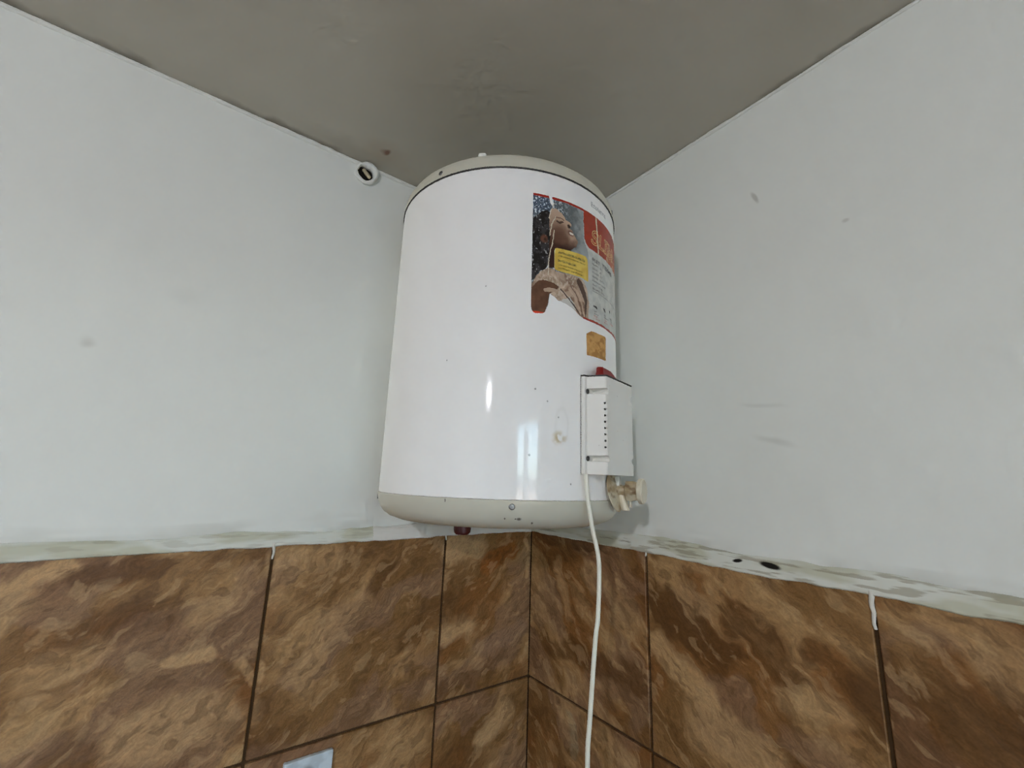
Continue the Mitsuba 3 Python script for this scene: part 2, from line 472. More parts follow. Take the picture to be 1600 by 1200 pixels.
# white plaster that ran down into the top of some joints
mat('mat_smear', srgb(214, 212, 202), rough=0.8, spec=0.1)
for wall, place, a, hgt, wd in (('trim_2', to_left, 0.5716, 0.024, 0.0030), ('trim_2', to_left, 0.2427, 0.012, 0.0022), ('trim_3', to_right, 0.3407, 0.010, 0.0022),
                                ('trim_3', to_right, 0.6724, 0.042, 0.0034)):
    zz = np.linspace(TILE_TOP + 0.002, TILE_TOP - hgt, 8)
    pts = np.stack([a + 0.0008 * np.sin(zz * 300), 0 * zz - TF + 0.0006, zz], -1)
    add(wall + '__plaster_drip', place(tube(pts, np.linspace(wd, wd * 0.55, 8), 8)), 'mat_smear', smooth=True)


def lip(length, seed, r0, z):
    n = int(length / 0.008)
    a = np.linspace(0.01, length, n)
    p = np.stack([a * 14, 0 * a + seed, 0 * a], -1)
    r = r0 * (0.30 + 0.8 * meshkit.fbm(p, 3, seed) + 0.6 * meshkit.fbm(p * 5, 2, seed + 9))
    dz = 0.004 * (meshkit.fbm(p * 0.6, 2, seed + 1) - 0.5)
    return tube(np.stack([a, 0 * a + 0.0005, z + dz], -1), r, 10)


mat('mat_lip', srgb(222, 224, 218), rough=0.7, spec=0.2)
add('trim_4', to_left(lip(2.58, 2, 0.0044, CEIL - 0.006)), 'mat_lip', smooth=True)
tag('trim_4', 'rough paint ridge where the left wall meets the ceiling', kind='structure')
add('trim_5', to_right(lip(2.88, 4, 0.0030, CEIL - 0.005)), 'mat_lip', smooth=True)
tag('trim_5', 'rough paint ridge where the right wall meets the ceiling', kind='structure')

# ------------------------------------------------------------------ the water heater
HX = np.array([-0.25895, -0.22247])
R = 0.20567
ZT, ZB = EYE + 0.46804, EYE - 0.03026
TH0 = math.radians(-115.2)     # the left edge of the printed label


def white_enamel(p, n, uv):
    w = fbm(p.x * 5, p.y * 5, p.z * 5, 3)
    c = mix(srgb(246, 246, 243), srgb(242, 242, 238), w)
    a = (dr.atan2(p.y - HX[1], p.x - HX[0]) - TH0) * R       # arc length from the label's edge
    g = (fbm(p.x * 90, p.y * 90, p.z * 90, 2) - 0.5)
    z = p.z
    # glue left by a peeled sticker, with its yellow-brown lower edge
    dd = spot(a + g * 0.004, z, 0.0515, 1.672, 0.011, 0.025, 0.25)
    ring = dd * (1 - spot(a + g * 0.004, z, 0.0515, 1.672, 0.0095, 0.0225, 0.25))
    c = mix(c, srgb(176, 174, 164), 0.2 * ring)
    ly = spot(a + g * 0.008, z + g * 0.008, 0.0475, 1.6545, 0.0095, 0.0075, 0.7)
    c = mix(c, srgb(186, 166, 118), 0.85 * ly * smoothstep(0.35, 0.6, fbm(p.x * 130, p.y * 130, p.z * 130, 2)))
    for (sa, sz, r) in ((0.010, 1.7205, 0.0014), (0.0285, 1.7045, 0.0011), (0.0035, 1.6290, 0.0016), (0.067, 1.592, 0.0013), (-0.066, 1.87, 0.001), (-0.12, 1.76, 0.001), (0.046, 1.683, 0.0012)):
        c = mix(c, srgb(110, 108, 100), 0.7 * spot(a, z, sa, sz, r, r, 0.5))
    return c


mat('mat_enamel', proc(white_enamel), rough=0.075, spec=0.5)


def cap_color(p, n, uv):
    a = (dr.atan2(p.y - HX[1], p.x - HX[0]) - TH0) * R
    c = mix(srgb(198, 196, 181), srgb(190, 188, 172), fbm(p.x * 9, p.y * 9, p.z * 9, 3))
    for (sa, sz, ra, rz) in ((-0.0072, 1.5453, 0.0030, 0.0018), (-0.0265, 1.5457, 0.0010, 0.0013), (-0.012, 1.5455, 0.001, 0.001), (0.0125, 1.540, 0.0014, 0.0014), (-0.108, 1.566, 0.0008, 0.0022)):
        c = mix(c, srgb(70, 62, 56), 0.85 * spot(a, p.z, sa, sz, ra, rz, 0.5))
    return c


mat('mat_cap', proc(cap_color), rough=0.34, spec=0.45)
mat('mat_black', srgb(24, 24, 22), rough=0.5)
mat('mat_screw', srgb(120, 122, 122), rough=0.35, metallic=0.9)
mat('mat_dark_metal', srgb(70, 70, 68), rough=0.4, metallic=0.6)


def at_axis(m):
    m = m.copy()
    m.apply_translation([HX[0], HX[1], 0])
    return m


casing = lathe([(0, ZB), (R - 0.0006, ZB), (R, ZB + 0.0008), (R, ZT - 0.0008), (R - 0.0006, ZT), (0, ZT)], 256)
add('water_heater__casing', at_axis(casing), 'mat_enamel', smooth=30)
topc = [(0, ZT + 0.0016), (R + 0.0006, ZT + 0.0016), (R + 0.0012, ZT + 0.0026), (R + 0.0008, ZT + 0.012), (R - 0.0005, ZT + 0.019), (R - 0.004, ZT + 0.026), (R - 0.010, ZT + 0.032),
        (R - 0.020, ZT + 0.037), (R - 0.045, ZT + 0.042), (R - 0.10, ZT + 0.047), (0, ZT + 0.050)]
add('water_heater__top_cap', at_axis(lathe(topc, 200)), 'mat_cap', smooth=35)
add('water_heater__gasket', at_axis(lathe([(0, ZT - 0.0003), (R + 0.0012, ZT - 0.0003), (R + 0.0017, ZT + 0.0008), (R + 0.0012, ZT + 0.0019), (0, ZT + 0.0019)], 200)), 'mat_black', smooth=30)
botc = [(0, ZB - 0.043), (R - 0.06, ZB - 0.0415), (R - 0.030, ZB - 0.0395), (R - 0.018, ZB - 0.0355), (R - 0.010, ZB - 0.030), (R - 0.0045, ZB - 0.023), (R - 0.0010, ZB - 0.0145), (R + 0.0008, ZB - 0.006),
        (R + 0.0010, ZB - 0.0012), (R - 0.0002, ZB - 0.0003), (0, ZB - 0.0003)]
add('water_heater__bottom_cap', at_axis(lathe(botc, 200)), 'mat_cap', smooth=35)
tag('water_heater__top_cap', 'grey plastic top cap')
tag('water_heater__bottom_cap', 'grey plastic bottom cap')
tag('water_heater__gasket', 'thin black seam under the top cap')


def on_cyl(th, r, z):
    return np.array([HX[0] + r * math.cos(th), HX[1] + r * math.sin(th), z])


def basis(th):
    n = np.array([math.cos(th), math.sin(th), 0.0])
    t = np.array([-n[1], n[0], 0.0])
    return t, np.array([0, 0, 1.0]), n       # local x (rightwards seen from outside), y up, z outward


def screw_mesh(r=0.0042, depth=0.002):
    head = lathe([(0, 0), (r, 0), (r, depth * 0.5), (r * 0.8, depth * 0.85), (0, depth)], 20)
    head = m3.Manifold(m3.Mesh(np.array(head.vertices, np.float32), np.array(head.faces, np.uint32)))
    s = box((-r * 0.75, -r * 0.14, depth * 0.4), (r * 0.75, r * 0.14, depth * 2))
    return tm(head - s - s.rotate([0, 0, 90]))


# cap screws, each in a small washer ring
for cap, th, z, rr in (('water_heater__bottom_cap', -120.2, ZB - 0.0085, R + 0.0002), ('water_heater__bottom_cap', -40.0, ZB - 0.0085, R + 0.0002), ('water_heater__bottom_cap', 160.0, ZB - 0.0085, R + 0.0002),
                       ('water_heater__top_cap', -158.8, ZT + 0.011, R + 0.0006), ('water_heater__top_cap', -60.0, ZT + 0.011, R + 0.0006)):
    th = math.radians(th)
    add(cap + '__screw', frame(screw_mesh(), on_cyl(th, rr - 0.0006, z), *basis(th)), 'mat_screw')
# a drop of paint on the rim of the top cap
nub = m3.Manifold.batch_hull([m3.Manifold.sphere(0.004, 16), m3.Manifold.sphere(0.003, 16).translate([0.007, 0, 0])])
add('water_heater__top_cap__paint_drop', frame(tm(nub), on_cyl(math.radians(-139.9), R - 0.010, ZT + 0.033), *basis(math.radians(-139.9))), 'mat_lip', smooth=True)

# the wall bracket behind
mat('mat_bracket', srgb(205, 207, 203), rough=0.4)
for zc in (1.93, 1.66):
    add('water_heater__wall_bracket', tm(chbox((-0.345, -0.030, zc - 0.02), (-0.173, -0.0004, zc + 0.02), 0.001)), 'mat_bracket')


# ------------------------------------------------------------------ prints bent around the tank
def bend(mesh, lift):
    """local (u metres along the arc, z world, depth) -> wrapped on the tank"""
    v = np.array(mesh.vertices)
    th = TH0 + v[:, 0] / R
    r = R + lift + v[:, 2]
    return trimesh.Trimesh(np.stack([HX[0] + r * np.cos(th), HX[1] + r * np.sin(th), v[:, 1]], -1), mesh.faces, process=False)


def polys(g):
    return [x for x in getattr(g, 'geoms', [g]) if isinstance(x, Polygon) and x.area > 1e-10]


def sheet(shape, lift, thick, size=0.004):
    """A thin bent film of a shapely shape in millimetres (u, z - 1.83 m). Returns mesh and uv in millimetres."""
    from shapely import affinity
    g = affinity.affine_transform(shape, [0.001, 0, 0, 0.001, 0, 1.83])
    # cut into narrow upright strips so that the film follows the tank
    x0, y0, x1, y1 = g.bounds
    parts = []
    k = max(1, int(math.ceil((x1 - x0) / size)))
    for i in range(k):
        s = g.intersection(sbox(x0 + i * (x1 - x0) / k, y0 - 1, x0 + (i + 1) * (x1 - x0) / k, y1 + 1))
        parts += [trimesh.creation.extrude_polygon(q, thick, engine='earcut') for q in polys(s)]
    m = trimesh.util.concatenate(parts)
    uv = np.stack([m.vertices[:, 0] * 1000, (m.vertices[:, 1] - 1.83) * 1000], -1)
    b = bend(m, lift)
    return b, uv


def letters(text, u, z, height, bold=False, squeeze=1.0, width=None):
    """Shapely outline of a line of lettering, millimetres, baseline start at (u, z)."""
    from shapely import affinity
    m = meshkit.text_mesh(text, 1.0, 0.1, bold)
    up = m.face_normals[:, 2] > 0.9
    tri = m.vertices[m.faces[up]][:, :, :2]
    g = unary_union([Polygon(t).buffer(2e-4, join_style=2) for t in tri]).simplify(0.012)
    k = squeeze if width is None else width / ((g.bounds[2] - g.bounds[0]) * height)
    return affinity.affine_transform(g, [height * k, 0, 0, height, u, z])


def pip(u, v, poly):
    """1 inside the polygon, else 0 (drjit, even-odd rule)."""
    inside = mi.Bool(False)
    for (x0, y0), (x1, y1) in zip(poly, poly[1:] + poly[:1]):
        if abs(y1 - y0) < 1e-6:
            continue
        hit = ((y0 > v) != (y1 > v)) & (u < (x1 - x0) * (v - y0) / (y1 - y0) + x0)
        inside ^= hit
    return dr.select(inside, mi.Float(1), mi.Float(0))


def near_line(u, v, pts, w):
    d = mi.Float(1e9)
    for (x0, y0), (x1, y1) in zip(pts[:-1], pts[1:]):
        dx, dy = x1 - x0, y1 - y0
        t = dr.clip(((u - x0) * dx + (v - y0) * dy) / (dx * dx + dy * dy), 0, 1)
        d = dr.minimum(d, dr.square(u - x0 - t * dx) + dr.square(v - y0 - t * dy))
    return 1 - smoothstep(w * 0.6, w * 1.3, dr.sqrt(d))


HAIR = [(-1, 153), (5.7, 160.8), (13.7, 167.9), (24.1, 172.4), (28.5, 168.0), (26.5, 155.4), (27.8, 143.7), (30.1, 133.4), (28.2, 117.9), (27.3, 104.9), (29.6, 94.8), (27.7, 83.9), (21.6, 74.4), (11.6, 68.5), (5.9, 57.4), (-1, 50.7)]
FACE = [(26.4, 167.4), (30.5, 177.4), (38.2, 179.5), (46.2, 175.2), (52.1, 170.3), (56.9, 164.0), (64.3, 163.1), (66.8, 158.4), (61.8, 152.2), (66.8, 150.6), (70.7, 145.2), (74.5, 140.9), (79.9, 135.0), (75.9, 124.8), (67.0, 117.5), (56.1, 117.5), (46.8, 116.0), (38.0, 109.5), (31.6, 103.7), (27.2, 113.4), (29.0, 133.1), (26.6, 149.9)]
NECK = [(28, 128), (39.9, 129.3), (56.1, 118.6), (67.0, 117.5), (60.9, 107.0), (51.5, 107.6), (36.0, 98.3), (36.2, 79.4), (27.8, 77.6), (26.4, 96.2)]
CHEST = [(-1, 44.6), (5.9, 57.4), (13.6, 68.8), (25.7, 76.2), (36.3, 76.3), (38.4, 73.6), (82.5, 74.7), (92.2, 71.2), (99.5, 60.5), (103.8, 31.9), (102.1, 5), (70, 10), (33.7, 33.5), (29.4, 35.8), (20.5, 23.2), (-1, 20.6)]
ARM = [(-1, 38.6), (8.0, 51.6), (17.9, 56.2), (32.3, 54.7), (45.3, 49.2), (36.7, 41.2), (28.4, 34.6), (27.6, 22.3), (23.7, 8), (17.8, 2), (-1, 0)]
FINGER = [(18.1, 42.0), (25.2, 45.2), (36.7, 45.3), (47.5, 44.5), (41.0, 40.1), (28.4, 38.6), (20.2, 38.3)]
HAND = [(47.5, 46.6), (61.2, 56.0), (70.9, 58.6), (83.9, 52.6), (92.1, 39.1), (94.9, 20.9), (90.6, 8), (82.5, 12), (73.5, 27.9), (63.7, 37.9)]
FOLD = [(79.9, 73.9), (88.0, 68.8), (95.0, 55.9), (100.0, 41.6), (98.0, 20.0), (94.9, 12), (93.5, 37.4), (85.2, 53.0), (77.3, 66.7)]
SCRATCH = [[(35.9, 187.8), (28.4, 173.5), (26.5, 159.8)], [(37.3, 164.8), (30.9, 151.0), (28.0, 130.7)], [(35.4, 141.2), (32.4, 118.8), (28.4, 102.0), (26.7, 80.6), (26.9, 65.0)]]
PHOTO = [(-1, 194.0), (82.6, 194.0), (91.5, 194.0), (91.5, 160.1), (94.0, 138.5), (102.0, 128.5), (104.5, 97.7), (104.1, 64.2), (102.2, 0), (-1, 0)]
RED = [(91.8, 198), (91.8, 177.3), (93.5, 147.0), (97.5, 138.0), (106.2, 133.2), (131.3, 132.7), (162.2, 132.7), (240, 132.7), (240, 198)]


def print_color(p, n, uv):
    u, v = uv.x, uv.y
    nz = fbm(u * 0.12, v * 0.12, 3.0, 3)
    u = u + (fbm(u * 0.25, v * 0.25, 1.0, 2) - 0.5) * 2.2
    v = v + (fbm(u * 0.25, v * 0.25, 9.0, 2) - 0.5) * 2.2
    drops = noise(u * 0.55, v * 0.40, 2.0)
    panel = mix(srgb(196, 197, 190), srgb(180, 182, 176), smoothstep(0.3, 0.7, nz))
    # water and mist
    sky = mix(srgb(92, 100, 102), srgb(146, 152, 152), smoothstep(60, 96, u + (nz - 0.5) * 40))
    sky = mix(sky, srgb(84, 98, 116), smoothstep(45, 20, u) * smoothstep(150, 175, v))
    sky = mix(sky, srgb(206, 216, 222), smoothstep(0.60, 0.78, drops) * smoothstep(70, 30, u))
    sky = mix(sky, srgb(60, 70, 82), smoothstep(0.38, 0.24, drops) * smoothstep(60, 25, u))
    sky = mix(sky, srgb(178, 184, 182), smoothstep(130, 90, v) * smoothstep(40, 90, u))
    c = sky
    hair = mix(srgb(26, 23, 22), srgb(52, 50, 52), smoothstep(0.45, 0.7, nz))
    hair = mix(hair, srgb(180, 182, 184), 0.7 * smoothstep(0.80, 0.95, noise(u * 0.62, v * 0.37, 5.0)))
    c = mix(c, hair, pip(u, v, HAIR))
    c = mix(c, srgb(52, 32, 26), pip(u, v, NECK))
    # face: light on forehead, brow and nose, dark cheek and jaw
    sk = mix(srgb(78, 50, 38), srgb(186, 160, 138), smoothstep(112, 176, v + 0.30 * (u - 50) + (nz - 0.5) * 20))
    sk = mix(sk, srgb(92, 62, 48), 0.8 * spot(u, v, 44, 138, 13, 16, 0.8))
    sk = mix(sk, srgb(176, 150, 130), 0.7 * spot(u, v, 69, 139, 6, 5, 0.7))
    sk = mix(sk, srgb(60, 36, 28), 0.9 * smoothstep(124, 116, v - 0.1 * (u - 40)))
    sk = mix(sk, srgb(56, 36, 28), 0.85 * near_line(u, v, [(40, 158.2), (44, 156.6), (50, 159.5)], 1.5))
    sk = mix(sk, srgb(96, 70, 54), 0.7 * near_line(u, v, [(38, 164), (46, 165.2), (52, 163.5)], 1.3))
    sk = mix(sk, srgb(34, 22, 18), 0.95 * spot(u, v, 61.5, 155.2, 2.8, 3.2, 0.5))
    sk = mix(sk, srgb(96, 56, 48), 0.8 * spot(u, v, 65.5, 144.8, 6.0, 4.4, 0.5))
    sk = mix(sk, srgb(236, 228, 216), 0.95 * spot(u, v, 66.8, 144.4, 4.0, 1.9, 0.4))
    c = mix(c, sk, pip(u, v, FACE))
    c = mix(c, srgb(104, 68, 52), 0.9 * spot(u, v, 18.7, 123.3, 5.5, 6.5, 0.4))
    c = mix(c, srgb(48, 28, 22), 0.8 * spot(u, v, 20.5, 122.5, 2.5, 3.5, 0.5))
    ch = mix(srgb(158, 136, 116), srgb(192, 172, 152), smoothstep(0.35, 0.65, nz))
    ch = mix(ch, srgb(112, 84, 66), 0.7 * smoothstep(14, 0, u))
    ch = mix(ch, srgb(122, 96, 78), 0.6 * spot(u, v, 62, 66, 16, 9, 0.9))
    ch = mix(ch, srgb(120, 94, 76), 0.7 * near_line(u, v, [(54, 75), (58, 64), (66, 58)], 2.0))
    ch = mix(ch, srgb(212, 200, 184), 0.5 * smoothstep(0.66, 0.80, noise(u * 0.45, v * 0.3, 8.0)))
    c = mix(c, ch, pip(u, v, CHEST))
    c = mix(c, mix(srgb(74, 48, 36), srgb(112, 80, 60), nz), pip(u, v, ARM))
    c = mix(c, srgb(176, 152, 132), pip(u, v, FINGER))
    c = mix(c, srgb(196, 194, 186), pip(u, v, [(43.3, 27), (63.7, 37), (72.3, 30), (76, 20), (71, 18), (56, 24)]))
    c = mix(c, mix(srgb(128, 100, 80), srgb(178, 154, 134), smoothstep(0.35, 0.6, nz)), pip(u, v, HAND))
    c = mix(c, srgb(58, 38, 30), 0.9 * near_line(u, v, [(48, 46), (60, 36), (72, 26), (83, 14)], 1.2))
    c = mix(c, srgb(98, 72, 56), 0.8 * near_line(u, v, [(66, 55), (77, 44), (85, 28), (89, 14)], 1.1))
    c = mix(c, srgb(196, 174, 152), 0.6 * near_line(u, v, [(62, 50), (74, 40), (81, 26), (85, 16)], 1.6))
    c = mix(c, srgb(196, 174, 152), 0.6 * near_line(u, v, [(74, 53), (83, 44), (89, 30), (91, 18)], 1.5))
    c = mix(c, srgb(66, 44, 34), 0.95 * pip(u, v, FOLD))
    c = mix(c, srgb(168, 144, 124), pip(u, v, [(100, 50), (103.6, 40), (102.5, 20), (101, 5), (97, 6), (98, 22), (99.5, 40)]))
    inphoto = pip(u, v, PHOTO)
    out = mix(panel, c, inphoto)
    # the red lettering field and the red border
    red = mix(srgb(158, 46, 26), srgb(138, 42, 22), nz)
    red = mix(red, srgb(176, 96, 52), 0.7 * smoothstep(150, 190, u + (nz - 0.5) * 50) * smoothstep(170, 140, v))
    red = mix(red, srgb(206, 176, 130), 0.7 * smoothstep(0.60, 0.72, fbm(u * 0.45, v * 0.08, 6.0, 3)) * smoothstep(135, 165, u) * smoothstep(168, 150, v))
    out = mix(out, red, pip(u, v, RED))
    out = mix(out, srgb(150, 42, 32), dr.select((v > 194.2) & (u < 93), 1.0, 0.0))
    out = mix(out, srgb(150, 46, 32), dr.select((v < 12.2) & (u > 91), 1.0, 0.0))
    out = mix(out, srgb(196, 64, 38), dr.select((v < 5.4) & (u < 24), 1.0, 0.0))
    for s in SCRATCH:
        out = mix(out, srgb(204, 196, 176), 0.9 * near_line(u, v, s, 0.9))
    out = mix(out, srgb(210, 200, 172), near_line(u, v, [(124.5, 197), (128, 166), (130.5, 134)], 1.7))
    return out


mat('mat_print', proc(print_color), rough=0.3, spec=0.4)
LABEL = Polygon([(0, 198), (25.4, 198), (27, 190), (29.5, 184), (33, 183.5), (34, 188), (31.5, 191), (31.2, 198), (238, 198), (238, 9.0), (180.1, 9.0), (163.5, 8.9), (127.1, 9.2), (97.7, 9.1), (91.5, 9.6), (82.0, 13.0), (71.0, 20.1), (56.7, 25.5),
                 (43.3, 27.6), (37, 32.5), (33.7, 33.6), (29.4, 36.2), (28.2, 30), (27.6, 22.3), (25.8, 15), (23.7, 10.7), (21.5, 5.5), (18.8, 3.6), (8, 2.2), (5.0, 3.0), (2.3, 6.2), (0.8, 12)])
m, uv = sheet(LABEL, 0.00015, 0.00025)
add('water_heater__printed_label', (np.array(m.vertices), np.array(m.faces)), 'mat_print', uv=uv)
tag('water_heater__printed_label', 'torn advertising label with a photo of a woman under a shower')

mat('mat_ink', srgb(34, 32, 30), rough=0.5)
mat('mat_ink_grey', srgb(112, 112, 108), rough=0.5)
mat('mat_ink_cream', srgb(222, 190, 128), rough=0.45)
mat('mat_ink_red', srgb(150, 38, 22), rough=0.45)
mat('mat_ink_small_red', srgb(176, 92, 84), rough=0.5)
mat('mat_ink_yellow_dark', srgb(96, 80, 22), rough=0.5)
LT = 0.0004     # how far the film stands off the tank


def ink(key, shape, bsdf, lift=LT, thick=0.00012):
    m, _ = sheet(shape, lift, thick, 0.006)
    add(key, m, bsdf)


from shapely import affinity
PL = 'water_heater__printed_label'
slim = affinity.skew(letters('SLIM', 107.5, 145.5, 25.0, True, width=82), xs=10, origin=(107.5, 145.5))
ink(PL + '__lettering', slim.buffer(0.3).difference(slim.buffer(-0.9)), 'mat_ink_cream')
ink(PL + '__lettering', unary_union([letters('FLET', 112.5, 114.2, 5.6, True, 1.2), letters('TERMO', 143, 114.6, 6.4, True, 1.35)]), 'mat_ink')
rows = []
for k, (zr, words) in enumerate([(107.8, 'Modelo   SL'), (100.4, 'Capac.   50'), (93.4, 'Presion   0,7'), (86.2, 'Voltaje   220 V'), (79.2, 'Potencia nominal'), (72.2, 'Peso   21 kg'), (65.6, 'Garantia   IP24')]):
    rows.append(letters(words, 112.5, zr, 3.0, True, 1.25))
ink(PL + '__lettering', unary_union(rows), 'mat_ink_grey')
ink(PL + '__rule', sbox(112.5, 62.2, 232, 62.9), 'mat_ink_grey')
icons = [Polygon([(115, 38.5), (124, 38.5), (126, 35), (124, 33.8), (120, 36), (115, 36)]), Polygon([(144, 43), (149, 43), (153, 38), (150, 37), (146, 40)]), Polygon([(169, 47), (173, 48), (174, 44), (171, 43)])]
ink(PL + '__icons', unary_union(icons), 'mat_ink')
small = [letters(t, u, z, 2.4, False, 1.2) for t, u, z in (('Facil', 115, 28.5), ('de usar', 115, 24.4), ('Alta', 147, 31), ('duracion', 147, 27), ('Agua', 172, 33), ('caliente', 172, 29))]
ink(PL + '__lettering', unary_union(small), 'mat_ink_grey')
smr = [letters(t, u, z, 2.4, False, 1.2) for t, u, z in (('segura', 115, 20.3), ('y comoda', 115, 16.2), ('mayor', 147, 22.8), ('ahorro', 147, 18.6), ('siempre', 172, 24.6))]
ink(PL + '__lettering', unary_union(smr), 'mat_ink_small_red')
# faded brand lettering above the label, straight on the enamel
mat('mat_ink_faded', srgb(176, 178, 176), rough=0.4)
ink('water_heater__faded_lettering', letters('Ecotermo', 110, 212.2, 8.6, True, width=48), 'mat_ink_faded', lift=0.0001)

# yellow sticker on the photo
YEL = Polygon([(35.9, 80), (35.9, 108), (37.2, 111), (40, 112.4), (82.6, 114.9), (96.5, 115.2), (100, 112.5), (101.4, 106), (102.4, 74), (100, 74.0), (95.1, 74.6), (86.6, 76.0), (69.6, 75.4), (51.8, 75.0), (40.6, 75.4), (37, 77)])


def yellow(p, n, uv):
    e = smoothstep(35.9, 37.6, uv.x) * smoothstep(114.8, 112.6, uv.y - 0.04 * (uv.x - 40))
    c = mix(srgb(228, 222, 190), srgb(214, 188, 88), e)
    return mix(c, srgb(186, 150, 48), 0.5 * smoothstep(0.5, 0.7, fbm(uv.x * 0.1, uv.y * 0.1, 2.0, 2)))


mat('mat_yellow', proc(yellow), rough=0.4, spec=0.4)
m, uv = sheet(YEL, LT, 0.0002)
add(PL + '__yellow_sticker', (np.array(m.vertices), np.array(m.faces)), 'mat_yellow', uv=uv)
tag(PL + '__yellow_sticker', 'yellow sticker with dark lettering')
yb = [letters('MARTEN LARRERO DE MEMORIA', 42.4, 104.2, 3.5, True, width=52), letters('MATEN PARA ZEN:', 42.4, 90.4, 3.5, True, width=33)]
yt = [letters('particularmente informaciones con', 42.4, 99.4, 2.3, True, width=52), letters('Con recubrimiento interior de', 42.4, 84.6, 2.3, True, width=47), letters('vitrificado certificado', 42.4, 79.2, 2.3, True, width=46)]
ink(PL + '__sticker_lettering', unary_union(yb), 'mat_ink', LT + 0.0002)
ink(PL + '__sticker_lettering', unary_union(yt), 'mat_ink_yellow_dark', LT + 0.0002)


def kraft(p, n, uv):
    c = mix(srgb(196, 152, 92), srgb(168, 122, 66), smoothstep(0.35, 0.65, fbm(uv.x * 0.14, uv.y * 0.14, 3.0, 3)))
    return mix(c, srgb(140, 92, 40), 0.6 * spot(uv.x, uv.y, 104, -11.5, 9, 3, 0.8))


mat('mat_kraft', proc(kraft), rough=0.6, spec=0.2)
m, uv = sheet(Polygon([(97.6, -13.0), (109.7, -6.0), (152.3, -4.8), (151.6, -44.6), (98.8, -46.6)]), 0.0001, 0.00025)
add('water_heater__brown_sticker', (np.array(m.vertices), np.array(m.faces)), 'mat_kraft', uv=uv)
tag('water_heater__brown_sticker', 'brown faded paper sticker below the printed label')

# ------------------------------------------------------------------ control box on the tank's front
TB = math.radians(-75.0)
BZ0, BZ1 = 1.6065, 1.7475


def box_color(p, n, uv):
    c = mix(srgb(222, 221, 215), srgb(214, 212, 204), fbm(p.x * 12, p.y * 12, p.z * 12, 3))
    s = noise(p.x * 170, p.y * 170, p.z * 170)
    return mix(c, srgb(150, 142, 128), 0.45 * smoothstep(0.93, 0.97, s))


mat('mat_box', proc(box_color), rough=0.42, spec=0.4)


def local_tb(man):
    """(t, z, d) local with d measured from the tank's axis -> world"""
    m = tm(man) if not isinstance(man, trimesh.Trimesh) else man
    return frame(m, np.array([HX[0], HX[1], 0.0]), *basis(TB))


def prism(profile, z0, z1):
    pr = [(a, b) for a, b in profile]
    if sum(x0 * y1 - x1 * y0 for (x0, y0), (x1, y1) in zip(pr, pr[1:] + pr[:1])) < 0:
        pr = pr[::-1]
    cs2 = m3.CrossSection([pr])
    # extrude along z then swap so that the extrusion runs along local y
    return m3.Manifold.extrude(cs2, z1 - z0).rotate([90, 0, 0]).mirror([0, 1, 0]).translate([0, z0, 0])


prof = [(-0.0585, 0.178), (-0.0585, 0.2015), (-0.0575, 0.2035), (-0.0520, 0.2042), (-0.0425, 0.2290), (-0.0405, 0.2305), (0.0475, 0.2305), (0.0495, 0.2290), (0.0570, 0.2042), (0.0625, 0.2035), (0.0635, 0.2015), (0.0635, 0.178)]
cover = prism(prof, BZ0, BZ1)
tank = m3.Manifold.cylinder(0.4, R + 0.0006, R + 0.0006, 200).rotate([-90, 0, 0]).translate([0, 1.5, 0])
cover = cover - tank
for zc in (1.7255, 1.6285):
    for s in (-1, 1):
        a0, a1 = (-0.0520, -0.0400) if s < 0 else (0.0470, 0.0568)
        cut = m3.Manifold.batch_hull([m3.Manifold.cylinder(0.05, 0.0042, 0.0042, 20).translate([a0 if s < 0 else a1, zc, 0.2050]), m3.Manifold.cylinder(0.05, 0.0048, 0.0048, 20).translate([a1 if s < 0 else a0, zc, 0.2050])])
        cover = cover - cut
for k in range(8):
    zc = 1.6445 + k * 0.00905
    for a in (-0.0415, 0.0485):
        cover = cover - box((a - 0.0018, zc - 0.0014, 0.2120), (a + 0.0018, zc + 0.0014, 0.25))
CB = 'water_heater__control_box'
vent_fills = [[box((a - 0.0018, 1.6445 + k * 0.00905 - 0.0014, 0.2121), (a + 0.0018, 1.6445 + k * 0.00905 + 0.0014, 0.2282 if abs(a) else 0)) for k in range(8)] for a in (-0.0415, 0.0485)]
for row in vent_fills:
    add(CB + '__vent_shade', local_tb(m3.Manifold.compose(row)), 'mat_black')  # black inserts fill the slots, standing for the shade inside them
gap_shade = prism([(-0.0588, 0.178), (-0.0588, 0.1983), (0.0640, 0.1983), (0.0640, 0.178)], BZ0 - 0.0005, BZ1) - tank  # dark strip put in for the shadow in the gap behind the cover
mat('mat_gap_shade', srgb(110, 108, 102), rough=0.8, spec=0.1)
for piece in gap_shade.decompose():
    add(CB + '__gap_shade', local_tb(piece), 'mat_gap_shade')
add(CB, local_tb(cover), 'mat_box', smooth=25)
tag(CB, 'white plastic control box with vent slots')
for zc in (1.7255, 1.6285):
    for a in (-0.0518, 0.0567):
        add(CB + '__screw', local_tb(frame(screw_mesh(0.0037, 0.002), np.array([a, zc, 0.2048]), [1, 0, 0], [0, 1, 0], [0, 0, 1])), 'mat_dark_metal')
strip = prism([(a * 1.004, b + 0.0004) for a, b in prof], BZ1 + 0.0002, BZ1 + 0.0024) - tank
add(CB + '__top_seam', local_tb(strip), 'mat_black')
mat('mat_red_plastic', srgb(120, 16, 12), rough=0.3, spec=0.5)
kn = m3.Manifold.batch_hull([m3.Manifold.sphere(0.0035, 16).translate([x, y, z]) for x, y, z in ((-0.036, 0.002, 0.214), (0.010, 0.002, 0.214), (-0.033, 0.0125, 0.214), (-0.008, 0.0115, 0.214), (-0.036, 0.002, 0.220), (0.010, 0.002, 0.220), (-0.033, 0.0115, 0.219), (-0.008, 0.0105, 0.219))])
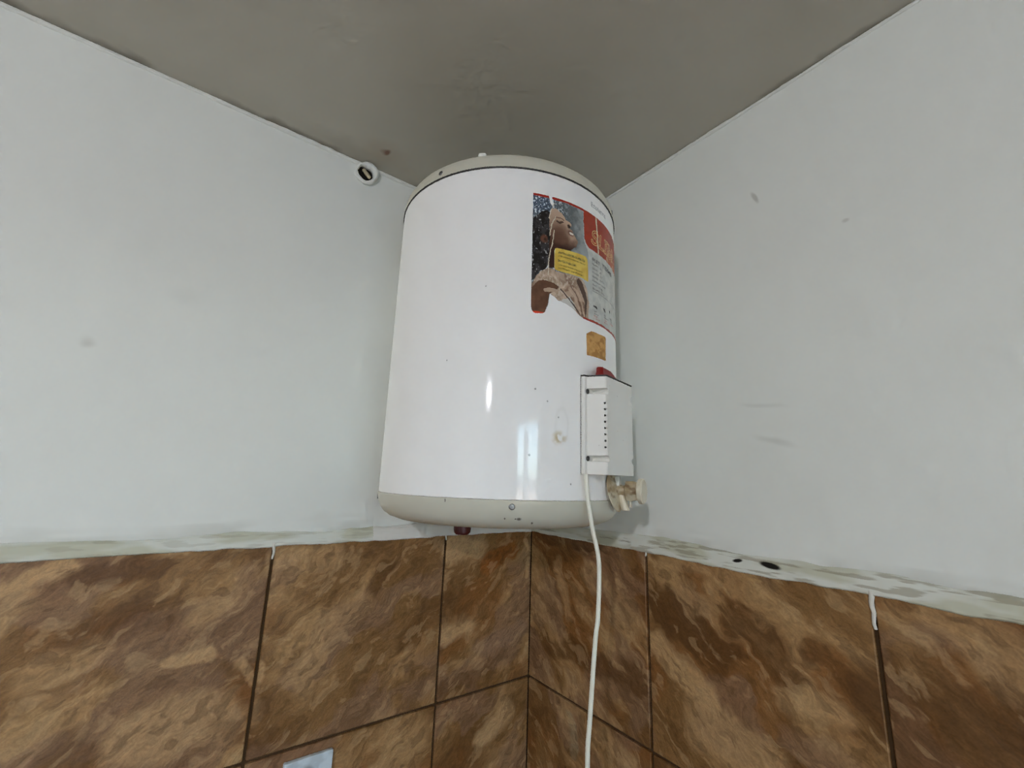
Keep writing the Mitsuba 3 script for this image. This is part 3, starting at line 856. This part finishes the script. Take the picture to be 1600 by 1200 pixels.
add(CB + '__switch', local_tb(kn.translate([0, BZ1 + 0.0024, 0])), 'mat_red_plastic', smooth=40)
tag(CB + '__switch', 'dark red rocker switch')

# dark red stub under the tank
mat('mat_dark_red', srgb(70, 14, 16), rough=0.4)
plug = lathe([(0, 1.5085), (0.010, 1.5085), (0.0125, 1.511), (0.0135, 1.515), (0.0135, ZB - 0.041), (0, ZB - 0.041)], 32)
plug.apply_translation([-0.347, -0.25, 0])
add('water_heater__drain_plug', plug, 'mat_dark_red', smooth=30)
tag('water_heater__drain_plug', 'dark red plug under the tank')

# ------------------------------------------------------------------ safety valve
TV = math.radians(-67.0)
VZ = 1.5845


def brass(p, n, uv):
    f = fbm(p.x * 70, p.y * 70, p.z * 70, 3)
    c = mix(srgb(200, 192, 168), srgb(168, 150, 118), smoothstep(0.35, 0.65, f))
    return mix(c, srgb(104, 76, 42), 0.7 * smoothstep(0.58, 0.70, fbm(p.x * 60 + 9, p.y * 60, p.z * 60, 3)))


mat('mat_brass', proc(brass), rough=0.36, metallic=0.2, spec=0.5)
mat('mat_brass_pale', srgb(206, 198, 176), rough=0.4, metallic=0.1)
mat('mat_white_tape', srgb(214, 216, 206), rough=0.6)
bt, bz, bn = basis(TV)


def valve(mesh):      # local: x right, y up, z outward, origin on the tank's surface
    return frame(mesh, on_cyl(TV, R, VZ), bt, bz, bn)


SV = 'water_heater__safety_valve'
body = lathe([(0, 0.020), (0.0085, 0.020), (0.0125, 0.0215), (0.0165, 0.023), (0.0165, 0.033), (0.0150, 0.0355), (0.0150, 0.0405), (0, 0.0405)], 6)
body2 = lathe([(0, 0.0005), (0.0105, 0.0005), (0.0105, 0.0055), (0.0085, 0.0065), (0.0082, 0.021), (0, 0.021)], 32)
add(SV, valve(trimesh.util.concatenate([body, body2])), 'mat_brass', smooth=30)
tag(SV, 'tarnished brass safety valve on the lower right of the tank')
col = lathe([(0, 0.0002), (0.031, 0.0002), (0.0325, 0.0016), (0.031, 0.0028), (0.020, 0.0052), (0.012, 0.0062), (0, 0.0062)], 48)
col.apply_transform(trimesh.transformations.rotation_matrix(math.radians(-9), [1, 0, 0]))
cvv = np.array(col.vertices)
cvv[:, 2] += 0.0035 - 0.9 * cvv[:, 0] ** 2 / (2 * R)
add(SV + '__collar', valve(trimesh.Trimesh(cvv, col.faces)), 'mat_brass', smooth=30)
add(SV + '__end_disc', valve(lathe([(0, 0.040), (0.0165, 0.040), (0.0185, 0.0415), (0.0185, 0.0465), (0.0165, 0.0485), (0, 0.0485)], 40)), 'mat_brass_pale', smooth=30)
outl = lathe([(0, -0.030), (0.0058, -0.030), (0.0064, -0.029), (0.0064, -0.004), (0, -0.004)], 24)
ov = np.array(outl.vertices)
outl = trimesh.Trimesh(np.stack([ov[:, 0] + 0.001, ov[:, 2] * 0.97, ov[:, 1] + 0.0125 - ov[:, 2] * 0.22], -1), outl.faces[:, ::-1])
add(SV + '__outlet', valve(outl), 'mat_brass_pale', smooth=30)
add(SV + '__lever', valve(tm(rbox((-0.003, -0.024, 0.026), (0.003, -0.008, 0.029), 0.0012))), 'mat_brass_pale', smooth=40)
add(SV + '__thread_tape', valve(tm(rbox((-0.0065, 0.006, 0.004), (0.0065, 0.022, 0.0125), 0.002))), 'mat_white_tape', smooth=40)

W = 'water_heater'
tag(W, 'white cylindrical water heater with grey caps and torn label hung in the corner', 'water heater')

# ------------------------------------------------------------------ power cord, and the socket plate on the tiles
mat('mat_cord', srgb(222, 222, 208), rough=0.45)
CORD = [(-0.2622, -0.4365, 1.6068), (-0.2620, -0.4365, 1.600), (-0.2600, -0.438, 1.570), (-0.2540, -0.441, 1.531), (-0.2450, -0.443, 1.490), (-0.2495, -0.445, 1.427), (-0.2550, -0.445, 1.398), (-0.2655, -0.445, 1.3137), (-0.2695, -0.444, 1.260),
        (-0.2710, -0.446, 1.10), (-0.2720, -0.450, 0.60), (-0.276, -0.460, 0.16), (-0.281, -0.478, 0.045), (-0.290, -0.512, 0.006), (-0.305, -0.555, 0.0034), (-0.328, -0.600, 0.0034), (-0.345, -0.632, 0.008), (-0.352, -0.646, 0.012)]
add('power_cord', tube(catmull(CORD, 10), 0.0030, 14), 'mat_cord', smooth=40)
tag('power_cord', 'thin white power cord hanging from the control box of the water heater', 'cord')
plug_body = m3.Manifold.batch_hull([m3.Manifold.sphere(0.0055, 16).translate([0, 0, 0]), rbox((0.012, -0.013, -0.0105), (0.034, 0.013, 0.0105), 0.004)])
for dy in (-0.0095, 0.0095):
    plug_body = plug_body + m3.Manifold.cylinder(0.020, 0.0022, 0.0022, 16).rotate([0, 90, 0]).translate([0.033, dy, 0])
pd = np.array([-0.44, -0.89, 0.0])
pd /= np.linalg.norm(pd)
add('power_cord__plug', frame(tm(plug_body), np.array([-0.352, -0.646, 0.0115]), pd, np.array([-pd[1], pd[0], 0]), np.array([0, 0, 1.0])), 'mat_cord', smooth=40)


def plate_color(p, n, uv):
    c = mix(srgb(206, 218, 224), srgb(186, 198, 204), smoothstep(0.35, 0.65, fbm(p.x * 60, p.z * 60, 2.0, 3)))
    return mix(c, srgb(110, 112, 112), 0.6 * spot(p.x + p.z * 0.5, p.z, -0.476 + 1.118 * 0.5, 1.118, 0.006, 0.006, 0.8))


mat('mat_plate', proc(plate_color), rough=0.4)
base = rbox((-0.5146, -0.0155, 1.0445), (-0.4378, -0.0066, 1.1360), 0.002)
add('wall_socket__plate', tm(base), 'mat_plate', smooth=40)
ins = rbox((-0.500, -0.0205, 1.0595), (-0.4520, -0.012, 1.1050), 0.002)
for dx in (-0.0095, 0.0095):
    ins = ins - m3.Manifold.cylinder(0.02, 0.0025, 0.0025, 16).rotate([90, 0, 0]).translate([-0.476 + dx, -0.012, 1.082])
add('wall_socket__insert', tm(ins), 'mat_plate', smooth=40)
tag('wall_socket', 'small pale socket plate on the brown tiles of the left wall', 'socket')

# ------------------------------------------------------------------ painted-over pipe stub beside the ceiling
PS = np.array([-0.4945, 0.0, 2.2355])


def stub(mesh):     # local: x right along the wall, y up, z out of the wall
    return frame(mesh, PS, [1, 0, 0], [0, 0, 1], [0, -1, 0])


n_a, n_b = 48, 16
ang = np.arange(n_a) * 2 * np.pi / n_a
ringv, ringf = [], []
for i, a in enumerate(ang):
    q = np.array([math.cos(a) * 2, math.sin(a) * 2, 0.0])
    rm = 0.0200 + 0.003 * (meshkit.noise(q * 1.2, 3) - 0.5)
    rr = 0.0030 + 0.002 * (meshkit.noise(q * 0.9 + 5, 7) - 0.4) + 0.0048 * max(0.0, math.cos(a - math.radians(55))) ** 1.5 + 0.002 * max(0.0, math.cos(a + math.radians(100)))
    hh = 0.012 + 0.005 * math.cos(a - math.radians(60))
    for j in range(n_b):
        b = j * 2 * np.pi / n_b
        zz = math.sin(b)
        ringv.append([(rm + rr * math.cos(b)) * math.cos(a), (rm + rr * math.cos(b)) * math.sin(a), hh * 0.5 + zz * hh * 0.55])
for i in range(n_a):
    for j in range(n_b):
        a, b, c, d = i * n_b + j, i * n_b + (j + 1) % n_b, ((i + 1) % n_a) * n_b + (j + 1) % n_b, ((i + 1) % n_a) * n_b + j
        ringf += [[a, d, c], [a, c, b]]
rg = trimesh.Trimesh(ringv, ringf, process=False)
rg.fix_normals()
add('pipe_stub__rim', stub(rg), 'mat_lip', smooth=True)
mat('mat_hole', srgb(26, 25, 21), rough=0.9, spec=0.1)
add('pipe_stub__bore', stub(lathe([(0, 0.0004), (0.0185, 0.0004), (0.0185, 0.0035), (0, 0.0030)], 32)), 'mat_hole')
mat('mat_pin', srgb(198, 186, 156), rough=0.35, metallic=0.4)
pin = m3.Manifold.batch_hull([m3.Manifold.sphere(0.0042, 16).translate([-0.005, 0.006, 0.006]), m3.Manifold.sphere(0.0042, 16).translate([0.005, -0.009, 0.012])])
add('pipe_stub__pin', stub(tm(pin)), 'mat_pin', smooth=True)
tag('pipe_stub', 'open white-painted pipe stub with a metal pin in the left wall below the ceiling', 'pipe stub')

# ------------------------------------------------------------------ the room's bulb, behind the viewer
mat('mat_holder', srgb(225, 222, 214), rough=0.5)
bx0, by0, bz0 = BULB_AT
bulb = lathe([(0, -0.030), (0.0115, -0.0277), (0.0212, -0.0212), (0.0277, -0.0115), (0.030, 0.0), (0.0297, 0.004), (0, 0.004)], 32)
bulb.apply_translation(BULB_AT)
bulb.fix_normals()
scene['ceiling_lamp__bulb'] = mikit.ply(bulb, 'mat_holder', smooth=True)
scene['ceiling_lamp__bulb']['emitter'] = {'type': 'area', 'radiance': rgb(BULB_POWER)}
hold = lathe([(0, 0.0038), (0.0302, 0.0038), (0.0285, 0.014), (0.024, 0.035), (0.0165, 0.062), (0.0165, 0.066), (0.021, 0.068), (0.021, 0.115), (0.010, 0.125), (0.004, 0.127), (0.004, CEIL - bz0 - 0.022), (0.045, CEIL - bz0 - 0.018), (0.045, CEIL - bz0 + 0.003), (0, CEIL - bz0 + 0.003)], 32)
hold.apply_translation(BULB_AT)
add('ceiling_lamp__holder', hold, 'mat_holder', smooth=30)
tag('ceiling_lamp', 'bare white bulb hanging from the ceiling behind the viewer', 'lamp')
